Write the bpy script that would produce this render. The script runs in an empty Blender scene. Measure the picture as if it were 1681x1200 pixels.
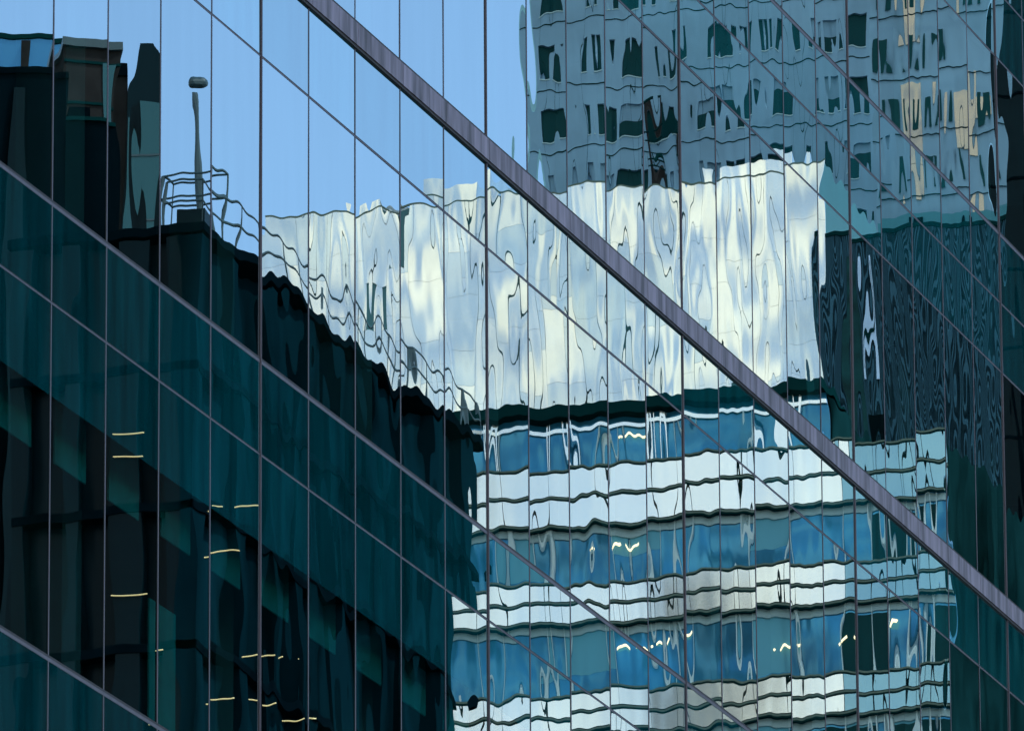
import bpy, bmesh, math, random
import numpy as np
from mathutils import Matrix, Vector
S = bpy.context.scene
C = S.collection
random.seed(7)
rng = np.random.default_rng(11)
R_ = math.radians

# ------------------------------------------------------------------ camera
F = 14670.0; CX, CY = 840.0, 600.0                  # focal length and centre, photograph pixels
Hd = np.array([4960, -4050, -F]); Ud = np.array([-298, 52800, -F])
Hd = Hd/np.linalg.norm(Hd); Ud = Ud - (Ud@Hd)*Hd; Ud = Ud/np.linalg.norm(Ud)
Yd = np.cross(Ud, Hd)
ROT = np.array([Hd, Yd, Ud])
EYE = np.array([0.0, -33.0, 1.7])
cd = bpy.data.cameras.new('camera'); cam = bpy.data.objects.new('camera', cd); C.objects.link(cam)
M = Matrix([list(r) for r in ROT]).to_4x4(); M.translation = Vector(EYE); cam.matrix_world = M
cd.sensor_width = 36; cd.lens = 36*F/1681; cd.clip_start = 1; cd.clip_end = 20000
S.camera = cam

# ------------------------------------------------------------------ sky, sun, exposure
SUN_EL, SUN_AZ = 42, 84        # azimuth: degrees from -X towards +Y
SKY = 0.15; EXPO = 0.92
w = bpy.data.worlds.new('World'); S.world = w; w.use_nodes = True
nt = w.node_tree; N = nt.nodes; L = nt.links
bg = N['Background']; bg.inputs['Strength'].default_value = SKY
sky = N.new('ShaderNodeTexSky'); sky.sky_type = 'NISHITA'; sky.sun_disc = False
sky.sun_elevation = R_(SUN_EL); sky.altitude = 100; sky.air_density = 1.0; sky.dust_density = 0.6; sky.ozone_density = 1.8
sdir = Vector((-math.cos(R_(SUN_EL))*math.cos(R_(SUN_AZ)), math.cos(R_(SUN_EL))*math.sin(R_(SUN_AZ)), math.sin(R_(SUN_EL))))
sky.sun_rotation = math.atan2(sdir.x, sdir.y)
tc = N.new('ShaderNodeTexCoord')
sx = N.new('ShaderNodeSeparateXYZ'); L.new(tc.outputs['Generated'], sx.inputs[0])
mr = N.new('ShaderNodeMapRange'); mr.inputs[1].default_value = -0.25; mr.inputs[2].default_value = -0.6; L.new(sx.outputs['X'], mr.inputs[0])
ns = N.new('ShaderNodeTexNoise'); ns.inputs['Scale'].default_value = 8.0; ns.inputs['Detail'].default_value = 2; L.new(tc.outputs['Generated'], ns.inputs['Vector'])
cr = N.new('ShaderNodeMapRange'); cr.inputs[1].default_value = 0.46; cr.inputs[2].default_value = 0.57; L.new(ns.outputs[0], cr.inputs[0])
mm = N.new('ShaderNodeMath'); mm.operation = 'MULTIPLY'; L.new(mr.outputs[0], mm.inputs[0]); L.new(cr.outputs[0], mm.inputs[1])
mx = N.new('ShaderNodeMix'); mx.data_type = 'RGBA'; L.new(mm.outputs[0], mx.inputs[0]); L.new(sky.outputs[0], mx.inputs[6]); mx.inputs[7].default_value = (8.5, 7.4, 6.0, 1)  # bright clouds added behind the camera only, so the cladding mirrors a mottle
L.new(mx.outputs[2], bg.inputs['Color'])
sl = bpy.data.lights.new('sun', 'SUN'); sl.energy = 2.0; sl.angle = R_(0.5); sl.color = (1, .95, .86)
so = bpy.data.objects.new('sun', sl); C.objects.link(so); so.rotation_euler = sdir.to_track_quat('Z', 'Y').to_euler(); so.location = (0, 0, 200)
S.view_settings.view_transform = 'Standard'; S.view_settings.look = 'None'; S.view_settings.exposure = EXPO; S.view_settings.gamma = 1
S.render.engine = 'CYCLES'; S.cycles.max_bounces = 12; S.cycles.transparent_max_bounces = 16; S.cycles.glossy_bounces = 6

# ------------------------------------------------------------------ helpers
def sight(px, py):
    return ROT @ np.array([px-CX, -(py-CY), -F])
def at(px, py, X):
    """sight line off the glass: where the mirrored ray meets the plane x = X (real side of the street)"""
    d = sight(px, py); p = EYE + (X-EYE[0])/d[0]*d
    return -p[1], p[2]
def Yp(px, X, py=600): return at(px, py, X)[0]
def Zp(py, X, px=840): return at(px, py, X)[1]

def mat(name, col, rough=.5, metal=0, spec=.5, coat=0, emit=None, es=1.0, noise=None, bump=None, stretch=(1, 1, 1)):
    """noise=(scale, amount) colour variation; bump=(scale, distance)"""
    m = bpy.data.materials.new(name); m.use_nodes = True; t = m.node_tree; n = t.nodes; l = t.links
    b = n['Principled BSDF']; b.inputs['Base Color'].default_value = (*col, 1); b.inputs['Roughness'].default_value = rough
    b.inputs['Metallic'].default_value = metal; b.inputs['Specular IOR Level'].default_value = spec; b.inputs['Coat Weight'].default_value = coat
    if emit: b.inputs['Emission Color'].default_value = (*emit, 1); b.inputs['Emission Strength'].default_value = es
    if noise or bump:
        g = n.new('ShaderNodeNewGeometry'); mp = n.new('ShaderNodeMapping'); mp.inputs['Scale'].default_value = stretch
        l.new(g.outputs['Position'], mp.inputs[0])
    if noise:
        x = n.new('ShaderNodeTexNoise'); x.inputs['Scale'].default_value = noise[0]; x.inputs['Detail'].default_value = 5
        l.new(mp.outputs[0], x.inputs['Vector'])
        r = n.new('ShaderNodeMapRange'); r.inputs[1].default_value = .3; r.inputs[2].default_value = .7
        r.inputs[3].default_value = 1-noise[1]; r.inputs[4].default_value = 1+noise[1]*.5; l.new(x.outputs[0], r.inputs[0])
        v = n.new('ShaderNodeVectorMath'); v.operation = 'SCALE'; v.inputs[0].default_value = col; l.new(r.outputs[0], v.inputs['Scale'])
        l.new(v.outputs[0], b.inputs['Base Color'])
    if bump:
        x = n.new('ShaderNodeTexNoise'); x.inputs['Scale'].default_value = bump[0]; x.inputs['Detail'].default_value = 1
        l.new(mp.outputs[0], x.inputs['Vector'])
        bp = n.new('ShaderNodeBump'); bp.inputs['Strength'].default_value = 1; bp.inputs['Distance'].default_value = bump[1]
        l.new(x.outputs[0], bp.inputs['Height']); l.new(bp.outputs[0], b.inputs['Normal'])
    return m

def glassmat(name, tint, refl, body=None, thru=(.25, .5, .5)):
    """coated glass: strong clean reflection over a see-through or back-painted sheet"""
    m = bpy.data.materials.new(name); m.use_nodes = True; t = m.node_tree; n = t.nodes; l = t.links
    n.remove(n['Principled BSDF']); out = n['Material Output']
    g = n.new('ShaderNodeBsdfGlossy'); g.inputs['Roughness'].default_value = 0.0; g.inputs['Color'].default_value = (*tint, 1)
    if body:
        b = n.new('ShaderNodeBsdfDiffuse'); b.inputs['Color'].default_value = (*body, 1)
    else:
        b = n.new('ShaderNodeBsdfTransparent'); b.inputs['Color'].default_value = (*thru, 1)
    fr = n.new('ShaderNodeLayerWeight'); fr.inputs['Blend'].default_value = .35
    mr = n.new('ShaderNodeMapRange'); mr.inputs[3].default_value = refl*.55; mr.inputs[4].default_value = min(.98, refl*1.1)
    l.new(fr.outputs['Facing'], mr.inputs[0])
    # every unit came from its own batch, and rain has left streaks
    oi = n.new('ShaderNodeObjectInfo'); g2 = n.new('ShaderNodeNewGeometry'); mp = n.new('ShaderNodeMapping'); mp.inputs['Scale'].default_value = (2.2, 2.2, .22)
    nz = n.new('ShaderNodeTexNoise'); nz.inputs['Scale'].default_value = 2.0; nz.inputs['Detail'].default_value = 6
    l.new(g2.outputs['Position'], mp.inputs[0]); l.new(mp.outputs[0], nz.inputs['Vector'])
    def lin(src, k, c):
        q = n.new('ShaderNodeMath'); q.operation = 'MULTIPLY_ADD'; l.new(src, q.inputs[0]); q.inputs[1].default_value = k; q.inputs[2].default_value = c; return q.outputs[0]
    def mul(a_, b_):
        q = n.new('ShaderNodeMath'); q.operation = 'MULTIPLY'; l.new(a_, q.inputs[0]); l.new(b_, q.inputs[1]); return q.outputs[0]
    var = mul(lin(oi.outputs['Random'], .09, .93), lin(nz.outputs[0], .10, .94))
    fac = mul(mr.outputs[0], var)
    if body:
        sc = n.new('ShaderNodeVectorMath'); sc.operation = 'SCALE'; sc.inputs[0].default_value = body
        l.new(mul(lin(oi.outputs['Random'], .55, .70), lin(nz.outputs[0], 2.4, -.2)), sc.inputs['Scale']); l.new(sc.outputs[0], b.inputs['Color'])
    mx = n.new('ShaderNodeMixShader'); l.new(fac, mx.inputs[0]); l.new(b.outputs[0], mx.inputs[1]); l.new(g.outputs[0], mx.inputs[2])
    l.new(mx.outputs[0], out.inputs['Surface'])
    return m

def box(bm, x0, x1, y0, y1, z0, z1):
    if x0 > x1: x0, x1 = x1, x0
    if y0 > y1: y0, y1 = y1, y0
    if z0 > z1: z0, z1 = z1, z0
    v = [bm.verts.new(p) for p in ((x0,y0,z0),(x1,y0,z0),(x1,y1,z0),(x0,y1,z0),(x0,y0,z1),(x1,y0,z1),(x1,y1,z1),(x0,y1,z1))]
    for q in ((3,2,1,0),(4,5,6,7),(0,1,5,4),(1,2,6,5),(2,3,7,6),(3,0,4,7)): bm.faces.new([v[i] for i in q])
def rod(bm, a, b, r, r2=None, seg=8):
    a = Vector(a); b = Vector(b); d = (b-a); q = d.to_track_quat('Z', 'Y').to_matrix().to_4x4(); q.translation = (a+b)/2
    bmesh.ops.create_cone(bm, cap_ends=True, segments=seg, radius1=r, radius2=r if r2 is None else r2, depth=d.length, matrix=q)
def obj(name, bm, m, parent=None, origin=None, smooth=False):
    me = bpy.data.meshes.new(name)
    if origin is not None: bmesh.ops.translate(bm, verts=bm.verts, vec=-Vector(origin))
    bm.to_mesh(me); bm.free()
    me.materials.append(m)
    if smooth:
        for p in me.polygons: p.use_smooth = True
    o = bpy.data.objects.new(name, me); C.objects.link(o)
    if parent is not None: o.parent = parent
    if origin is not None: o.location = Vector(origin)-(parent.location if parent is not None else Vector())
    elif parent is not None: o.location = -parent.location
    return o
def boxes(name, lst, m, parent=None):
    bm = bmesh.new()
    for b in lst: box(bm, *b)
    return obj(name, bm, m, parent)
def thing(name, label, cat, loc=(0, 0, 0), group=None):
    o = bpy.data.objects.new(name, None); C.objects.link(o); o.location = loc
    o['label'] = label; o['category'] = cat
    if group: o['group'] = group
    return o
def structure(name, lst, m):
    o = boxes(name, lst, m); o['kind'] = 'structure'; return o

# ------------------------------------------------------------------ materials
m_vision = glassmat('vision_glass', (.74, .93, .985), .84, thru=(.40, .90, .88))
m_spandrel = glassmat('spandrel_glass', (.72, .92, .985), .80, body=(.0005, .088, .105))
m_alu = mat('grey_aluminium', (.095, .088, .115), .45, .3, noise=(6, .25), stretch=(1, 1, .15))
m_fascia = mat('fascia_aluminium', (.20, .18, .235), .5, .25, noise=(7, .75), stretch=(1, 1, .10))
m_gasket = mat('black_gasket', (.008, .008, .012), .6)
m_slab = mat('grey_concrete', (.10, .11, .11), .8, noise=(1, .2))
m_bulk = mat('teal_bulkhead', (.02, .17, .16), .7)
m_blind = mat('teal_roller_blind', (.03, .48, .47), .8, noise=(3, .2))
m_side = mat('dark_side_wall', (.0015, .014, .021), .9, spec=0, noise=(.6, .98), stretch=(1, 1, .1))
m_swirl = mat('teal_side_wall', (.004, .024, .027), .9, spec=0, noise=(.35, .9), stretch=(1, 1, .35))
m_dark = mat('dark_interior', (.001, .003, .005), .8, spec=0)
m_asph = mat('asphalt', (.05, .05, .052), .9, noise=(3, .3))
m_pave = mat('pavement_stone', (.22, .21, .20), .85, noise=(2, .25))
m_paint = mat('road_paint', (.7, .7, .68), .7)
m_panel = mat('white_metal_cladding', (.84, .83, .77), .15, .94, bump=(.30, .30), noise=(.5, .12), stretch=(1, 1, .55))
m_joint = mat('teal_joint', (.025, .13, .155), .5)
m_darkcl = mat('black_cladding', (.0012, .005, .008), .6, spec=0, noise=(.6, .6), stretch=(1, 1, .06))
m_darkteal = mat('dark_teal_glass', (.0015, .011, .016), .25, spec=.06, noise=(.7, .5), stretch=(1, 1, .08))
m_brown = mat('brown_brick', (.020, .020, .021), .8, spec=0, noise=(1.2, .35))
m_rail = mat('rail_steel', (.015, .045, .06), .5)
m_blue = mat('blue_tower_glass', (.05, .20, .34), .10, .6)
m_tealg = mat('teal_tower_glass', (.01, .07, .085), .2, .4)
m_conc = mat('blue_grey_concrete', (.15, .285, .40), .8, noise=(.25, .2))
m_dapple = mat('painted_sun_dapple', (.36, .32, .26), .2, .92, bump=(.36, .40), stretch=(1, 1, .8))
m_win = mat('dark_window_glass', (.003, .042, .048), .3, .0, spec=.05)
m_winb = mat('blue_window_glass', (.03, .24, .42), .14, .4, noise=(.35, .5), bump=(.5, .15))
m_head = mat('pale_blue_head_panel', (.28, .42, .46), .4)
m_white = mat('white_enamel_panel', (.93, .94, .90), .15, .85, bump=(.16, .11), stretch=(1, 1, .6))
m_trim = mat('grey_green_trim', (.10, .14, .12), .6, spec=.1)
m_dtrim = mat('dark_trim', (.002, .022, .024), .7, spec=0)
m_pale = mat('pale_mullion', (.42, .55, .58), .4)
m_rib = mat('navy_ribbed_metal', (.012, .050, .075), .6, 0, spec=.1, noise=(.4, .2), stretch=(1, 1, .1))
m_lamp = mat('warm_lamp', (1, .8, .5), .5, emit=(1.0, .70, .40), es=1.3)
m_lampd = mat('dim_warm_lamp', (1, .8, .4), .5, emit=(1.0, .64, .24), es=.26)

# ------------------------------------------------------------------ ground
structure('ground', [(-600, 1500, -900, 900, -1.0, -.15)], mat('ground_soil', (.12, .115, .10), .9, noise=(.2, .3)))
structure('road', [(-500, 1200, -26, -7, -.146, -.125)], m_asph)
structure('pavement', [(-500, 1200, -7, 0.5, -.146, 0), (-500, 1200, -75, -26, -.146, 0)], m_pave)
structure('lane_marking', [(x, x+3, -16.6, -16.45, -.125, -.121) for x in range(-100, 400, 9)], m_paint)

# ------------------------------------------------------------------ the glass tower in view
X0, DX = 85.82, 1.661
NA, NB = -4, 29
LEV = [22.93, 24.05, 27.95, 29.06, 32.69, 33.80, 34.08, 37.61, 38.70, 39.80, 42.60, 43.70, 44.85]
tower = thing('glass_office_tower', 'office tower with warped mirror glass panes and one grey metal band crossing them', 'building', (X0, 0, 0))
XL, XR = X0+NA*DX, X0+NB*DX
ZB, ZT = LEV[0], LEV[-1]

TILT = -2.4
def pane(n, z0, z1, m, name, frit=None):
    g = .012
    x0 = X0+n*DX+g; x1 = X0+(n+1)*DX-g; z0 += g; z1 -= g
    wd, ht = x1-x0, z1-z0
    nx = 26; nz = max(12, int(ht/.10))
    u = np.linspace(-wd/2, wd/2, nx+1); v = np.linspace(-ht/2, ht/2, nz+1)
    U, V = np.meshgrid(u, v)
    h = np.zeros_like(U)
    amp = (1.45 if n < 18 else 1.0) if n >= 4 else .6
    def wave(lx, lz, a):
        ph = rng.uniform(0, 2*math.pi); s = rng.choice([-1, 1])
        return a*np.sin(2*math.pi*(U/lx+s*V/lz)+ph)
    mmm = .001
    for _ in range(3): h += amp*wave(rng.uniform(.8, 1.5), rng.uniform(2.4, 6), .052*mmm)
    for _ in range(3): h += amp*wave(rng.uniform(.42, .7), rng.uniform(1.0, 3.0), .014*mmm)
    for _ in range(2): h += amp*wave(rng.uniform(2.0, 4), rng.uniform(1.2, 2.2), .085*mmm)
    h += rng.uniform(-.25, .25)*mmm*(1-(2*U/wd)**2)*(1-(2*V/ht)**2)          # bowing of the sealed unit
    if n == 8 and frit is not None: h += TILT*mmm*(U+.35*V)            # one unit sits noticeably askew
    h += rng.normal(0, .40)*mmm*U + rng.normal(0, .85)*mmm*V                  # how it sits in its frame
    bm = bmesh.new()
    vs = [[bm.verts.new((U[j, i], -h[j, i], V[j, i])) for i in range(nx+1)] for j in range(nz+1)]
    for j in range(nz):
        for i in range(nx): bm.faces.new((vs[j][i], vs[j][i+1], vs[j+1][i+1], vs[j+1][i]))
    me = bpy.data.meshes.new(name); bm.to_mesh(me); bm.free(); me.materials.append(m)
    if frit is not None:
        me.materials.append(m_spandrel)
        for p in me.polygons:
            if p.center.z+(z0+z1)/2 > frit: p.material_index = 1
    me.polygons.foreach_set('use_smooth', [True]*len(me.polygons))
    o = bpy.data.objects.new(name, me); C.objects.link(o); o.parent = tower
    o.location = ((x0+x1)/2-X0, 0, (z0+z1)/2)
    return o
def seen(n, z0, z1):
    """panes that lie wholly outside a generous frame are left to the plain wall sections"""
    ok = False
    for xx in (X0+n*DX, X0+(n+1)*DX):
        for zz in (z0, z1):
            p = ROT.T @ (np.array([xx, 0, zz])-EYE); px = CX+F*p[0]/-p[2]; py = CY-F*p[1]/-p[2]
            if -260 < px < 1960 and -200 < py < 1400: ok = True
    return ok
plain = []
for k in range(len(LEV)-1):
    z0, z1 = LEV[k], LEV[k+1]
    if k == 5: continue
    vision = (z1-z0) > 2
    for n in range(NA, NB):
        if seen(n, z0, z1): pane(n, z0, z1, m_vision if vision else m_spandrel, 'window' if vision else 'spandrel_panel', 26.88 if k == 1 else None)
        else: plain.append((X0+n*DX, X0+(n+1)*DX, 0, .01, z0, z1))
boxes('outer_glazing', plain, m_spandrel, tower)
# mullions
for n in range(NA, NB+1):
    x = X0+n*DX; big = (n % 5 == 4)
    wv, dp = (.017, .014) if big else (.011, .004)
    for (a, b) in ((ZB, LEV[5]-.03), (LEV[6]+.03, ZT)):
        bm = bmesh.new(); box(bm, x-wv, x+wv, -dp, .02, a, b)
        if big: box(bm, x-.006, x+.006, -dp-.005, -dp+.001, a+.001, b-.001)
        o = obj('mullion', bm, m_alu, tower)
        boxes('gasket', [(x+wv-.001, x+wv+.009, -.003, .018, a+.003, b-.003), (x-wv-.009, x-wv+.001, -.003, .018, a+.003, b-.003)], m_gasket, o).location = (0, 0, 0)
# transoms
for k, z in enumerate(LEV):
    if k in (5, 6): continue
    thick = k in (1, 3, 9)
    a = .026 if thick else .011
    o = boxes('transom', [(XL, XR, -.005, .021, z-a*1.5, z+.002)], m_alu, tower)
    boxes('joint', [(XL+.002, XR-.002, -.0065, .019, z+.001, z+a)], m_gasket, o).location = (0, 0, 0)
# metal band
for n in range(NA, NB):
    x = X0+n*DX
    boxes('fascia_panel', [(x+.006, x+DX-.006, -.045, .03, LEV[5]+.004, LEV[6]-.004)], m_fascia, tower)
boxes('fascia_gasket', [(XL, XR, -.030, .025, LEV[5]-.030, LEV[5]+.006), (XL, XR, -.030, .025, LEV[6]-.006, LEV[6]+.034), (XL, XR, .0, .024, LEV[5]+.008, LEV[6]-.008)], m_gasket, tower)
# inside and body
boxes('floor_slab', [(XL, XR, .25, 16, z0+.15, z1-.15) for z0, z1 in ((22.93, 24.05), (27.95, 29.06), (32.69, 33.8), (37.61, 39.8), (42.6, 43.7))], m_slab, tower)
for n in range(NA, NB):
    x = X0+n*DX
    boxes('blind', [(x+1.45, x+1.45+.95, .50, .52, 26.58, 27.6)], m_blind, tower)
boxes('blind', [(X0+2*DX+1.9, X0+2*DX+2.75, .8, .82, 24.06, 26.0)], m_blind, tower)
for n in range(NA, NB, 3):
    boxes('column', [(X0+n*DX+.2, X0+n*DX+.8, 1.2, 1.8, 22.9, 44.8)], m_slab, tower)
boxes('back_wall', [(XL+.1, XR-.1, 16, 16.3, ZB, ZT)], m_dark, tower)
boxes('body', [(40, XL, 0, 34, 0, 62), (XR, 150, 0, 34, 0, 62), (XL, XR, 0, 34, 0, ZB-.01), (XL, XR, 0, 34, ZT+.01, 62), (XL, XR, 17, 34, ZB, ZT)], m_spandrel, tower)
bm = bmesh.new()
for zz in [3+i*3.6 for i in range(17)]:
    if zz < 22 or zz > 46: box(bm, 40, 150, -.04, -.002, zz, zz+.06)
    else: box(bm, 40, XL-.01, -.04, -.002, zz, zz+.06); box(bm, XR+.01, 150, -.04, -.002, zz, zz+.06)
obj('outer_transom', bm, m_alu, tower)

# ------------------------------------------------------------------ buildings across the street that the glass mirrors
# -- dark office block with a railed roof
XD = 200.0
yr = Yp(330, XD, 365); yl = Yp(13, XD, 380); zt = Zp(365, XD, 330); xe = 221.0
lo, hi = 205.0, 270.0
for _ in range(40):
    xe = (lo+hi)/2
    if Yp(797, xe, 780) < yr: hi = xe
    else: lo = xe
blk = thing('dark_office_block', 'black office block with railed flat roof and yellow ceiling lights, mirrored lower left', 'building', (XD, yr, 0))
z0 = 0
boxes('core', [(XD+.9, xe-.4, yl+.1, yr-.5, 0, zt-.25)], m_dark, blk)
sl_ = []
for i in range(28):
    z = zt-i*3.55
    if z < 1: break
    sl_.append((XD, xe, yl, yr, z-.22, z))
boxes('floor_edge', sl_, m_darkcl, blk)
ps = []; pq = []
y = yl
while y < yr:
    ps.append((XD+.05, XD+.5, y, y+.35+.5*random.random(), 0, zt-.3)); y += 1.4
x = XD
while x < xe:
    pq.append((x, x+.7, yr-.55, yr-.05, 0, zt-.3)); x += 2.6
boxes('pier', ps, m_darkteal, blk); boxes('side_pier', pq, m_side, blk)
boxes('side_wall', [(XD+.6, xe-.3, yr-.5, yr-.4, 0, zt-.3)], m_side, blk)
boxes('front_glazing', [(XD+.6, XD+.7, yl, yr-.4, 0, zt-.3)], m_darkteal, blk)
def railing(pts, zb, nm='railing', h=1.15, r=.030, parent=blk):
    bm = bmesh.new()
    for a, b in zip(pts, pts[1:]):
        a = Vector((*a, zb)); b = Vector((*b, zb)); d = (b-a).length; k = max(1, round(d/1.5))
        for j in range(k+1):
            p = a.lerp(b, j/k); rod(bm, p, p+Vector((0, 0, h)), r)
        for hh in (h, h*.52): rod(bm, a+Vector((0, 0, hh)), b+Vector((0, 0, hh)), r)
    return obj(nm, bm, m_rail, parent)
railing([(XD+.15, Yp(266, XD, 340)), (XD+.15, yr-.15), (xe-.2, yr-.15)], zt)
boxes('roof_kerb', [(XD+.5, XD+.7, yl+.3, yr-.4, zt, zt+.12), (XD+.5, xe-.3, yr-.5, yr-.3, zt, zt+.12)], m_pale, blk)
bm = bmesh.new()
yy = Yp(322, XD+.5, 300)
box(bm, XD+.2, XD+1.0, yy-.3, yy+.25, zt, zt+.4)
obj('roof_hatch', bm, m_darkteal, blk)
# lamps inside the block
LA = [(190, 238, 716), (188, 239, 754), (345, 358, 840), (380, 420, 840), (345, 385, 915), (178, 236, 981), (390, 445, 1084), (466, 484, 1086),
      (258, 270, 1069), (345, 372, 1156), (400, 418, 1156), (428, 452, 1160), (236, 250, 1193), (466, 510, 1185)]
for a, b, py in LA:
    ya, za = at(a, py, XD-.06); yb, _ = at(b, py, XD-.06)
    boxes('tube_light', [(XD-.10, XD-.04, ya, yb, za-.010, za+.010)], m_lampd, blk)
# -- mast on the block roof
ym, _ = at(320, 250, XD+3); zm0 = zt; zm1 = Zp(138, XD+3, 320)
mast = thing('rooftop_mast', 'slim aerial mast with ball tip standing on the black railed office roof', 'mast', (XD+3, ym, zt))
bm = bmesh.new(); rod(bm, (XD+3, ym, zt), (XD+3, ym, zm0+(zm1-zm0)*.55), .06, .075); rod(bm, (XD+3, ym, zm0+(zm1-zm0)*.55), (XD+3, ym, zm1-.25), .075, .02); obj('pole', bm, m_rail, mast)
bm = bmesh.new(); bmesh.ops.create_icosphere(bm, subdivisions=2, radius=.15, matrix=Matrix.Translation((XD+3, ym, zm1))); obj('ball', bm, m_rail, mast)
bm = bmesh.new()
for zz in (1.5, 2.1):
    for s in (-1, 1):
        rod(bm, (XD+3-.4, ym+.75*s, zt+zz), (XD+3+.4, ym+.75*s, zt+zz), .03)
        rod(bm, (XD+3+.4*s, ym-.75, zt+zz), (XD+3+.4*s, ym+.75, zt+zz), .03)
for sx_ in (-.4, .4):
    for sy_ in (-.75, .75): rod(bm, (XD+3+sx_, ym+sy_, zt), (XD+3+sx_, ym+sy_, zt+2.1), .03)
obj('platform_rail', bm, m_rail, mast)

def tower_block(name, label, X, pxl, pxr, ptop, mm, depth=14, cat='building', ref=None):
    """plain volume with floor bands; pxl/pxr are its two street corners in the mirror"""
    pm = (pxl+pxr)/2
    yl, yr = Yp(pxl, X, ptop), Yp(pxr, X, ptop); z = Zp(ptop, X, pm)
    t = thing(name, label, cat, (X, (yl+yr)/2, 0))
    boxes('wall', [(X, X+depth, yl, yr, 0, z)], mm, t)
    return t, yl, yr, z

# -- brown tower
t, yl, yr, z = tower_block('brown_tower', 'brown brick tower with flat teal edged roof, left of the gabled tower', 262, 86, 178, 86, m_brown, depth=4)
t.rotation_euler.z = R_(-27)
boxes('cornice', [(261.8, 266, yl-.1, yr+.1, z, z+.28)], m_rail, t)
boxes('floor_line', [(261.93, 262, yl, yr, z-d-.09, z-d) for d in (.45, 1.9, 3.6, 5.0)]+[(261.93, 262, yl, yr, z-5-3.4*i, z-4.9-3.4*i) for i in range(1, 20)], m_dtrim, t)
for i in range(1, 18):
    for j in range(4):
        ya = yl+(yr-yl)*(.12+.22*j); boxes('window', [(261.94, 261.99, ya, ya+.22, z-3.5-3.4*i, z-2.3-3.4*i)], m_darkteal, t)
boxes('side_panel', [(261.9, 261.98, yr-.38, yr-.08, z-2.6, z-.5)], m_tealg, t)
# -- blue glass tower at far left
t, yl, yr, z = tower_block('blue_glass_tower', 'blue glass tower with dark parapet and one brown pier, leftmost in the reflection', 300, -40, 100, 80, m_blue)
t.rotation_euler.z = R_(-20)
boxes('parapet', [(299.9, 314, yl, yr, z, z+.18)], m_dtrim, t)
ya = Yp(33, 300); boxes('pier', [(299.5, 300, Yp(17, 300), ya, 0, z-.2)], m_brown, t); boxes('pier_cap', [(299.3, 299.49, Yp(13, 300), Yp(37, 300), z-2.3, z-1.6)], m_brown, t)
# -- black block in front of it
t, yl, yr, z = tower_block('black_plant_block', 'black windowless block with a low parapet in front of the blue glass tower', 240, -60, 88, 136, m_darkcl)
t.rotation_euler.z = R_(-24)
boxes('parapet', [(239.9, 254, yl, yr, z, z+.2)], m_dark, t)
boxes('teal_strip', [(239.85, 239.97, Yp(2, 240), Yp(28, 240), 0, z-.5)], m_darkteal, t)
t, yl, yr, z = tower_block('black_stair_block', 'black windowless block with a stepped top in front of the brown brick tower', 245, 84, 180, 208, m_darkcl)
t.rotation_euler.z = R_(-24)
boxes('parapet', [(244.9, 259, yl, yr, z, z+.12)], m_dtrim, t)
boxes('step', [(245.5, 250, yl+.3, yl+.9, z+.121, z+.6)], m_dark, t)
# -- gabled teal tower
X = 282; yl, yr = Yp(196, X, 120), Yp(256, X, 120); z = Zp(150, X, 232); zp = Zp(72, X, 236); yc = (yl+yr)/2
t = thing('gabled_teal_tower', 'slim dark teal tower with a pointed gable roof and lower grey shoulder', 'building', (X, yc, 0))
bm = bmesh.new()
for pts in [[(yl, 0), (yr, 0), (yr, z), (yc+.10, zp), (yc-.10, zp), (yl, z)]]:
    fr = [bm.verts.new((X, a, b)) for a, b in pts]; bk = [bm.verts.new((X+4, a, b)) for a, b in pts]
    bm.faces.new(fr); bm.faces.new(bk[::-1])
    for i in range(len(pts)): j = (i+1) % len(pts); bm.faces.new((fr[j], fr[i], bk[i], bk[j]))
bmesh.ops.recalc_face_normals(bm, faces=bm.faces); obj('wall', bm, m_darkteal, t)
boxes('glass_strip', [(X-.1, X, yc-.28, yc+.28, 0, zp-2.2), (X-.1, X, yl+.08, yl+.2, z-6, z-1.0)], m_tealg, t)
boxes('floor_line', [(X-.14, X-.1, yc-.28, yc+.28, z-2.4*i, z-2.4*i+.07) for i in range(1, 24)], m_rail, t)
t.rotation_euler.z = R_(-22)
ys, zs = at(177, 132, X)
boxes('shoulder', [(X+.3, X+3.8, ys, yl, 0, zs)], m_brown, t)
boxes('shoulder_roof', [(X+.1, X+3.8, ys-.1, yl, zs, zs+.45)], m_dark, t)
boxes('louvre', [(X+.2, X+.3, ys+.1, yl-.1, zs-6-.28*i, zs-5.88-.28*i) for i in range(5)], m_dark, t)

# -- white metal clad tower (the bright one)
XW = 420.0
yl = Yp(428, XW, 350); yr = Yp(1345, XW, 350); zt = Zp(322, XW, 840)
t = thing('white_clad_tower', 'bright tower of tall white metal panels with thin teal joints, mid reflection', 'building', (XW, (yl+yr)/2, 0))
boxes('core', [(XW, XW+26, yl+.05, yr-.05, 0, zt-.1)], m_joint, t)
mats = [m_panel]
ls = [[], [], []]; y = yl
while y < yr-.2:
    wd = min(random.choice([.6, .8, 1.0, 1.4, 1.8]), yr-y)
    z = zt; gap = random.choice([.022, .035, .04, .09])
    while z > 40:
        h = random.uniform(1.8, 4.4)
        if random.random() > .03: ls[random.choice([0, 0, 1])].append((XW-.10, XW-.004, y+gap/2, y+wd-gap/2, z-h+.012, z))
        else:
            ls[0].append((XW-.10, XW-.004, y+gap/2, y+wd*.42, z-h+.012, z))
        z -= h
    y += wd
boxes('cladding', ls[0], m_panel, t); boxes('cladding', ls[1], mat('grey_metal_cladding', (.66, .72, .73), .18, .92, bump=(.30, .28), noise=(.5, .15), stretch=(1, 1, .55)), t)
y0, y1 = Yp(800, XW), Yp(712, XW)
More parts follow.
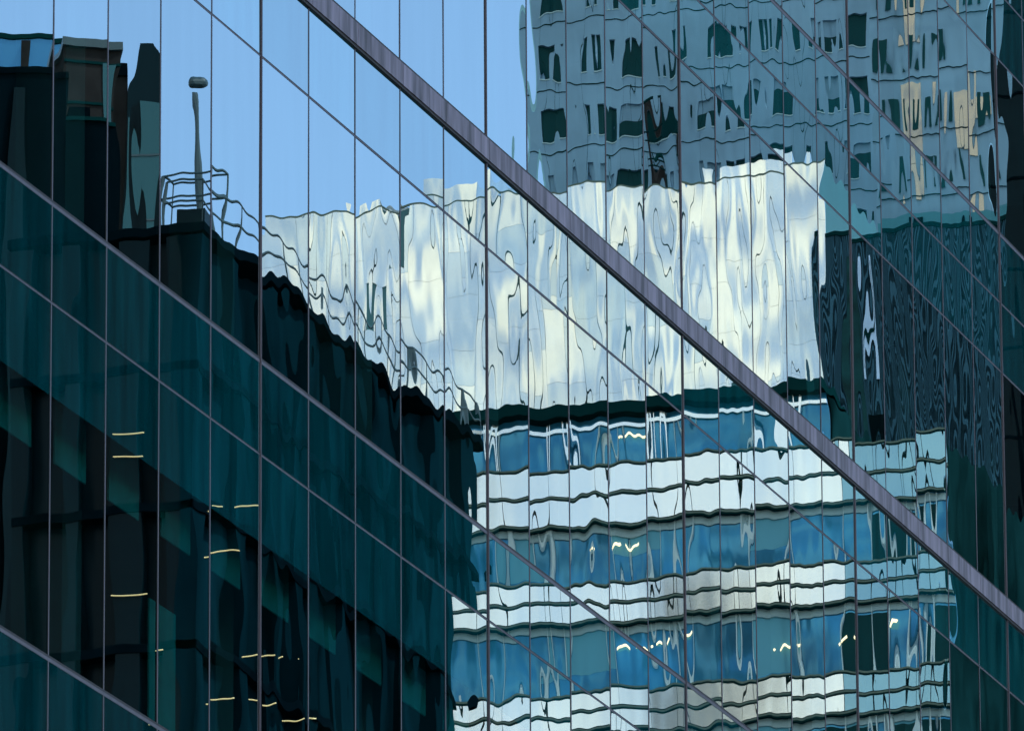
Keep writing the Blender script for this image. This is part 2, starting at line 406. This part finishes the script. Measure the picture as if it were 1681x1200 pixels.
boxes('roof_box', [(XW-.1, XW+9, y0, y1, zt+.095, zt+1.1), (XW-.1, XW+7, Yp(640, XW), Yp(585, XW), zt+.095, zt+.5), (XW-.1, XW+7, Yp(1300, XW), Yp(1180, XW), zt+.095, zt+.7)], m_panel, t)
boxes('roof_rail', [(XW-.12, XW, yl, yr, zt+.002, zt+.09)], m_trim, t)

# -- banded office building in front
XB = 300.0
yl = Yp(735, XB, 760); yr = Yp(1550, XB, 760); zt = Zp(674, XB, 840)
t = thing('banded_office_building', 'office building with alternating white bands and blue window strips, below the white tower', 'building', (XB, (yl+yr)/2, 0))
def zz(py): return Zp(py, XB, 840)
yA = Yp(1240, XB, 900)         # right of here the bays get narrower
ybs = [yl]
while ybs[-1] < yr-.8: ybs.append(ybs[-1]+random.choice([1.3, 1.7, 2.1, 2.1, 1.1] if ybs[-1] < Yp(1400, XB) else [.35, .5, .7]))
ybs.append(yr)
boxes('core', [(XB+.31, XB+24, yl+.05, yr-.02, 0, zz(772)-.3), (XB+.5, XB+12, yl+.05, Yp(1345, XB), zz(772)-.3, zt-.3)], m_swirl, t)
boxes('roof_edge', [(XB-.5, XB+3, yl-.1, Yp(1345, XB), zz(692), zt)], m_dtrim, t)
# clerestory storey only on the left part
yq = Yp(1345, XB, 760)
bands = []      # (top py, bottom py) of white bands at px 840
bands.append((774, 870)); k = 0
p = 966
while p < 4600: bands.append((p, p+68)); p += 181
winds = [(692, 774)]+[(bands[i][1], bands[i+1][0]) for i in range(len(bands)-1)]
wb, tr, dt = [], [], []
for (a, b) in bands:
    ez = yr
    mid = [a, (a+b)/2, b]
    for (q0, q1) in zip(mid, mid[1:]):
        za, zb = zz(q0)-.07, zz(q1)+.07
        for u, v in zip(ybs, ybs[1:]): wb.append((XB-.12, XB, u+.028, v-.028, zb, za))
    for i, q in enumerate(mid):
        tr.append((XB-.17, XB-.02, yl, yr, zz(q)-.045, zz(q)+.025)); dt.append((XB-.15, XB-.01, yl, yr, zz(q)-.105, zz(q)-.047))
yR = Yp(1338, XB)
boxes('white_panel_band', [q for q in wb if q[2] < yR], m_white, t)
boxes('shaded_panel_band', [q for q in wb if q[2] >= yR], mat('shaded_white_enamel', (.24, .44, .53), .2, .7, bump=(.2, .12)), t); boxes('sill_trim', tr, m_trim, t); boxes('shadow_trim', dt, m_dtrim, t)  # shade on the right-hand white bands is painted into their colour
boxes('joint_backing', [(XB, XB+.1, yl, yr, zz(b), zz(a)) for a, b in bands], m_dtrim, t)
for i, (a, b) in enumerate(winds[:14]):
    e = yr if i else yq
    boxes('window_strip', [(XB+.25, XB+.30, yl, e, zz(b), zz(a))], m_winb, t)
    if i: boxes('window_head', [(XB+.15, XB+.24, u+.04, v-.04, zz(a+16), zz(a+4)) for u, v in zip(ybs, ybs[1:])], m_head, t)
    else:
        boxes('window_head', [(XB+.1, XB+.22, yl, e, zz(a+17), zz(a+11))], m_white, t)
        pl = [Yp(q, XB) for q in (803, 812, 870, 916, 930, 1066, 1074, 1095, 1238, 1288)]
        boxes('white_post', [(XB-.05, XB+.12, q, q+.11, zz(b-2), zz(a+2)) for q in pl], m_white, t)
    pm = []
    for u in ybs[1:-1]:
        if u > e: continue
        pm.append((XB+.05, XB+.23, u-.035, u+.035, zz(b), zz(a+18 if not i else a)))
    boxes('window_mullion', pm, m_pale, t)
    if i:
        sh = []
        for u, v in zip(ybs, ybs[1:]):
            if random.random() < .34: sh.append((XB+.242, XB+.249, u+.05, v-.05, zz(b-random.choice([2, 8, 30, 50])), zz(a+16)))
        if sh: boxes('roller_shade', sh, mat('grey_shade', (.09, .33, .44), .7), t)
        dk = []
        for u, v in zip(ybs, ybs[1:]):
            if u > yA and random.random() < .5: dk.append((XB+.236, XB+.241, u+.05, v-.05, zz(b-4), zz(a+20)))
        if dk: boxes('dark_pane', dk, m_win, t)
for a, b, py in [(1003, 1028, 897), (1012, 1058, 715), (1066, 1076, 1052), (1090, 1120, 1056), (1028, 1062, 1070), (1272, 1298, 1068), (1380, 1404, 1058), (1462, 1469, 1030), (744, 762, 1100)]:
    ya, za = at(a, py, XB+.1); yb, zb = at(b, py-14, XB+.1)
    bm = bmesh.new(); rod(bm, (XB+.12, ya, za), (XB+.12, yb, zb), .05); obj('ceiling_light', bm, m_lamp, t)


# -- concrete tower with punched windows, behind the white one
XT = 500.0
yl = Yp(866, XT, 200); yr = Yp(1446, XT, 200); zt = Zp(-160, XT, 1100)
t = thing('punched_concrete_tower', 'blue grey concrete tower with rows of small dark windows, behind the white tower', 'building', (XT, (yl+yr)/2, 0))
rows = [Zp(118+105*i, XT, 1000) for i in range(-3, 5)]
wl = []; y = yl+1.0
while y < yr-1.2:
    wd = random.choice([.9, 1.1, 1.3]); wl.append((y, y+wd)); y += wd+random.choice([1.0, 1.3, 1.6, 2.0])
hgt = 2.1
wall = []; zprev = Zp(600, XT, 1100)
bm = bmesh.new()
box(bm, XT+.45, XT+25, yl+.02, yr-.02, 0, zt-.05)
edges = [yl]+[q for ab in wl for q in ab]+[yr]
rs = sorted(rows)
zc = [zprev]+[q for r in rs for q in (r, r+hgt)]+[zt]
for i in range(0, len(zc), 2): box(bm, XT, XT+.4, yl, yr, zc[i], zc[i+1])
for r in rs:
    for j in range(0, len(edges), 2): box(bm, XT, XT+.4, edges[j], edges[j+1], r+.001, r+hgt-.001)
obj('wall', bm, m_conc, t)
for r in rs:
    for a, b in wl:
        o = boxes('window', [(XT+.30, XT+.42, a+.002, b-.002, r, r+hgt)], m_win, t)
        boxes('sill', [(XT-.06, XT, a-.06, b+.06, r-.06, r)], m_head, o).location = (0, 0, 0)
        if random.random() < .4: boxes('shade', [(XT+.27, XT+.295, a+.02, b-.02, r+hgt*random.uniform(.4, .8), r+hgt)], m_conc, o).location = (0, 0, 0)
boxes('floor_joint', [(XT-.015, XT+.01, yl, yr, r-.78, r-.70) for r in rs], m_dtrim, t)
boxes('wall_seam', [(XT-.012, XT+.01, y_, y_+.03, zprev, zt) for y_ in [yl+1.35+i*2.65 for i in range(8)]], m_dtrim, t)
boxes('corner_strip', [(XT-.05, XT, yl, yl+.22, zprev, zt)], mat('pale_teal_concrete', (.18, .38, .45), .7), t)
# window cleaning cradle hanging on it
yc, zc_ = at(1088, 300, XT-1.2)
t = thing('cleaning_cradle', 'brown window cleaning cradle with rails hanging by cables on the concrete tower', 'cradle', (XT-1.2, yc, zc_))
bm = bmesh.new(); zt2 = Zp(148, XT-1.2, 1088)
box(bm, XT-1.3, XT-.9, yc-.1, yc+.42, zc_-.6, zt2-.1); obj('shaft', bm, m_brown, t)
bm = bmesh.new(); rod(bm, (XT-1.2, yc-.9, zt2), (XT-1.2, yc+.55, zt2), .09); rod(bm, (XT-1.2, yc-.8, zt2), (XT-1.2, yc-.8, zt2-2.0), .05)
for d in (2.0, 2.6, 4.0, 4.5): rod(bm, (XT-1.6, yc-1.0, zt2-d), (XT-1.6, yc+.9, zt2-d+.1), .06)
for q in (-1.0, .9): rod(bm, (XT-1.6, yc+q, zt2-4.5), (XT-1.6, yc+q, zt2-3.4), .05)
obj('rail', bm, m_dtrim, t)

# -- tower with painted sun dapples on the right of the concrete one
XG = 470.0
yl = Yp(1440, XG, 100); yr = Yp(1640, XG, 100); zt = Zp(-160, XG, 1540)
t = thing('sun_dappled_tower', 'tower with painted beige sun dapples and tall dark slit windows, right of the concrete tower', 'building', (XG, (yl+yr)/2, 0))
boxes('core', [(XG, XG+20, yl+.05, yr-.05, 0, zt-.1)], m_conc, t)
pl = []; wn = []; y = yl
while y < yr-.5:
    wd = random.choice([.6, .9, 1.3]); wd = min(wd, yr-y)
    zq = zt
    while zq > Zp(440, XG):
        hq = random.choice([1.2, 2.2, 3.4, 5.0])
        if random.random() < .42: pl.append((XG-.1, XG-.002, y+.03, y+wd-.03, zq-hq+.03, zq))
        zq -= hq
    if wd > .6:
        for r in [Zp(110+100*i, XG, 1540) for i in range(-3, 4)]:
            if random.random() < .7: wn.append((XG-.14, XG-.102, y+wd*.35, y+wd*.35+.42, r, r+1.9))
    y += wd
boxes('cladding', pl, m_dapple, t)  # beige pieces scattered over the wall imitate patches of sunlight
for q in wn: boxes('window', [q], m_win, t)
boxes('floor_joint', [(XG-.13, XG-.101, yl, yr, r-.5, r-.43) for r in [Zp(110+100*i, XG, 1540) for i in range(-3, 4)]], m_dtrim, t)

# -- navy ribbed building
XN = 380.0
yl = Yp(1345, XN, 600); yr = Yp(1652, XN, 600); zt = Zp(385, XN, 1450)
t = thing('navy_ribbed_building', 'dark navy building with fine vertical ribs, filling the right side of the mirror', 'building', (XN, (yl+yr)/2, 0))
boxes('core', [(XN, XN+30, yl, yr, 0, zt)], m_rib, t)
nr = int((yr-yl)/.15)
rb = boxes('ribbing', [(XN-.07-.03*random.random(), XN-.001, yl+i*.15, yl+i*.15+.055, 0, zt-.02) for i in range(nr)], mat('navy_rib', (.030, .10, .15), .6, 0, spec=.1, noise=(.5, .2), stretch=(1, 1, .1)), t)
boxes('teal_panel', [(XN-.16, XN-.12, Yp(1392, XN), Yp(1416, XN), 0, zt-1)], mat('teal_louvre', (.006, .055, .06), .6, spec=.1, noise=(.9, .6)), t)
boxes('skylit_strip', [(XN-.25, XN-.17, Yp(1430, XN), Yp(1441, XN), Zp(618, XN, 1435), Zp(415, XN, 1435))], mat('painted_sky_light', (.40, .58, .80), .3, .2), t)  # pale strip on the wall; its sky-lit brightness is put into the colour
boxes('skylit_strip_fin', [(XN-.30, XN-.255, Yp(1434.5, XN), Yp(1437, XN), Zp(600, XN, 1435), Zp(425, XN, 1435))], m_dtrim, t)
boxes('vent_opening', [(XN-.2, XN-.12, Yp(1378, XN), Yp(1394, XN), Zp(745, XN, 1390), Zp(695, XN, 1390)), (XN-.2, XN-.12, Yp(1430, XN), Yp(1450, XN), Zp(730, XN, 1440), Zp(672, XN, 1440))], m_dark, t)
boxes('parapet', [(XN-.12, XN+30, yl, yr, zt, zt+.2)], m_dtrim, t)
# -- teal block on the ribbed roof
yl2 = Yp(1452, XN+8, 430); yr2 = Yp(1680, XN+8, 430); z2 = Zp(350, XN+8, 1560)
t = thing('teal_plant_room', 'flat teal plant room with two dark hatches on the navy ribbed roof', 'plant room', (XN+8, (yl2+yr2)/2, zt+.2))
boxes('wall', [(XN+8, XN+20, yl2, yr2, zt+.2, z2)], mat('teal_sheet', (.05, .19, .24), .5, spec=.1), t)
boxes('hatch', [(XN+7.9, XN+8, Yp(q, XN+8), Yp(q+13, XN+8), Zp(378, XN+8, 1560), Zp(358, XN+8, 1560)) for q in (1510, 1576)], m_dark, t)

# -- near black tower at far right
XK = 340.0
yl = Yp(1642, XK, 300); yr = Yp(1860, XK, 300); zt = Zp(-300, XK, 1740)
t = thing('black_teal_tower', 'tall almost black teal tower at the far right edge of the mirror', 'building', (XK, (yl+yr)/2, 0))
boxes('wall', [(XK, XK+20, yl, yr, 0, zt)], m_darkteal, t)
boxes('floor_line', [(XK-.05, XK, yl, yr, z_, z_+.12) for z_ in [6+3.6*i for i in range(40)] if z_ < zt], m_darkcl, t)
boxes('glass_strip', [(XK-.1, XK-.051, yl+.9, yl+1.15, 0, Zp(330, XK, 1640))], m_dark, t)
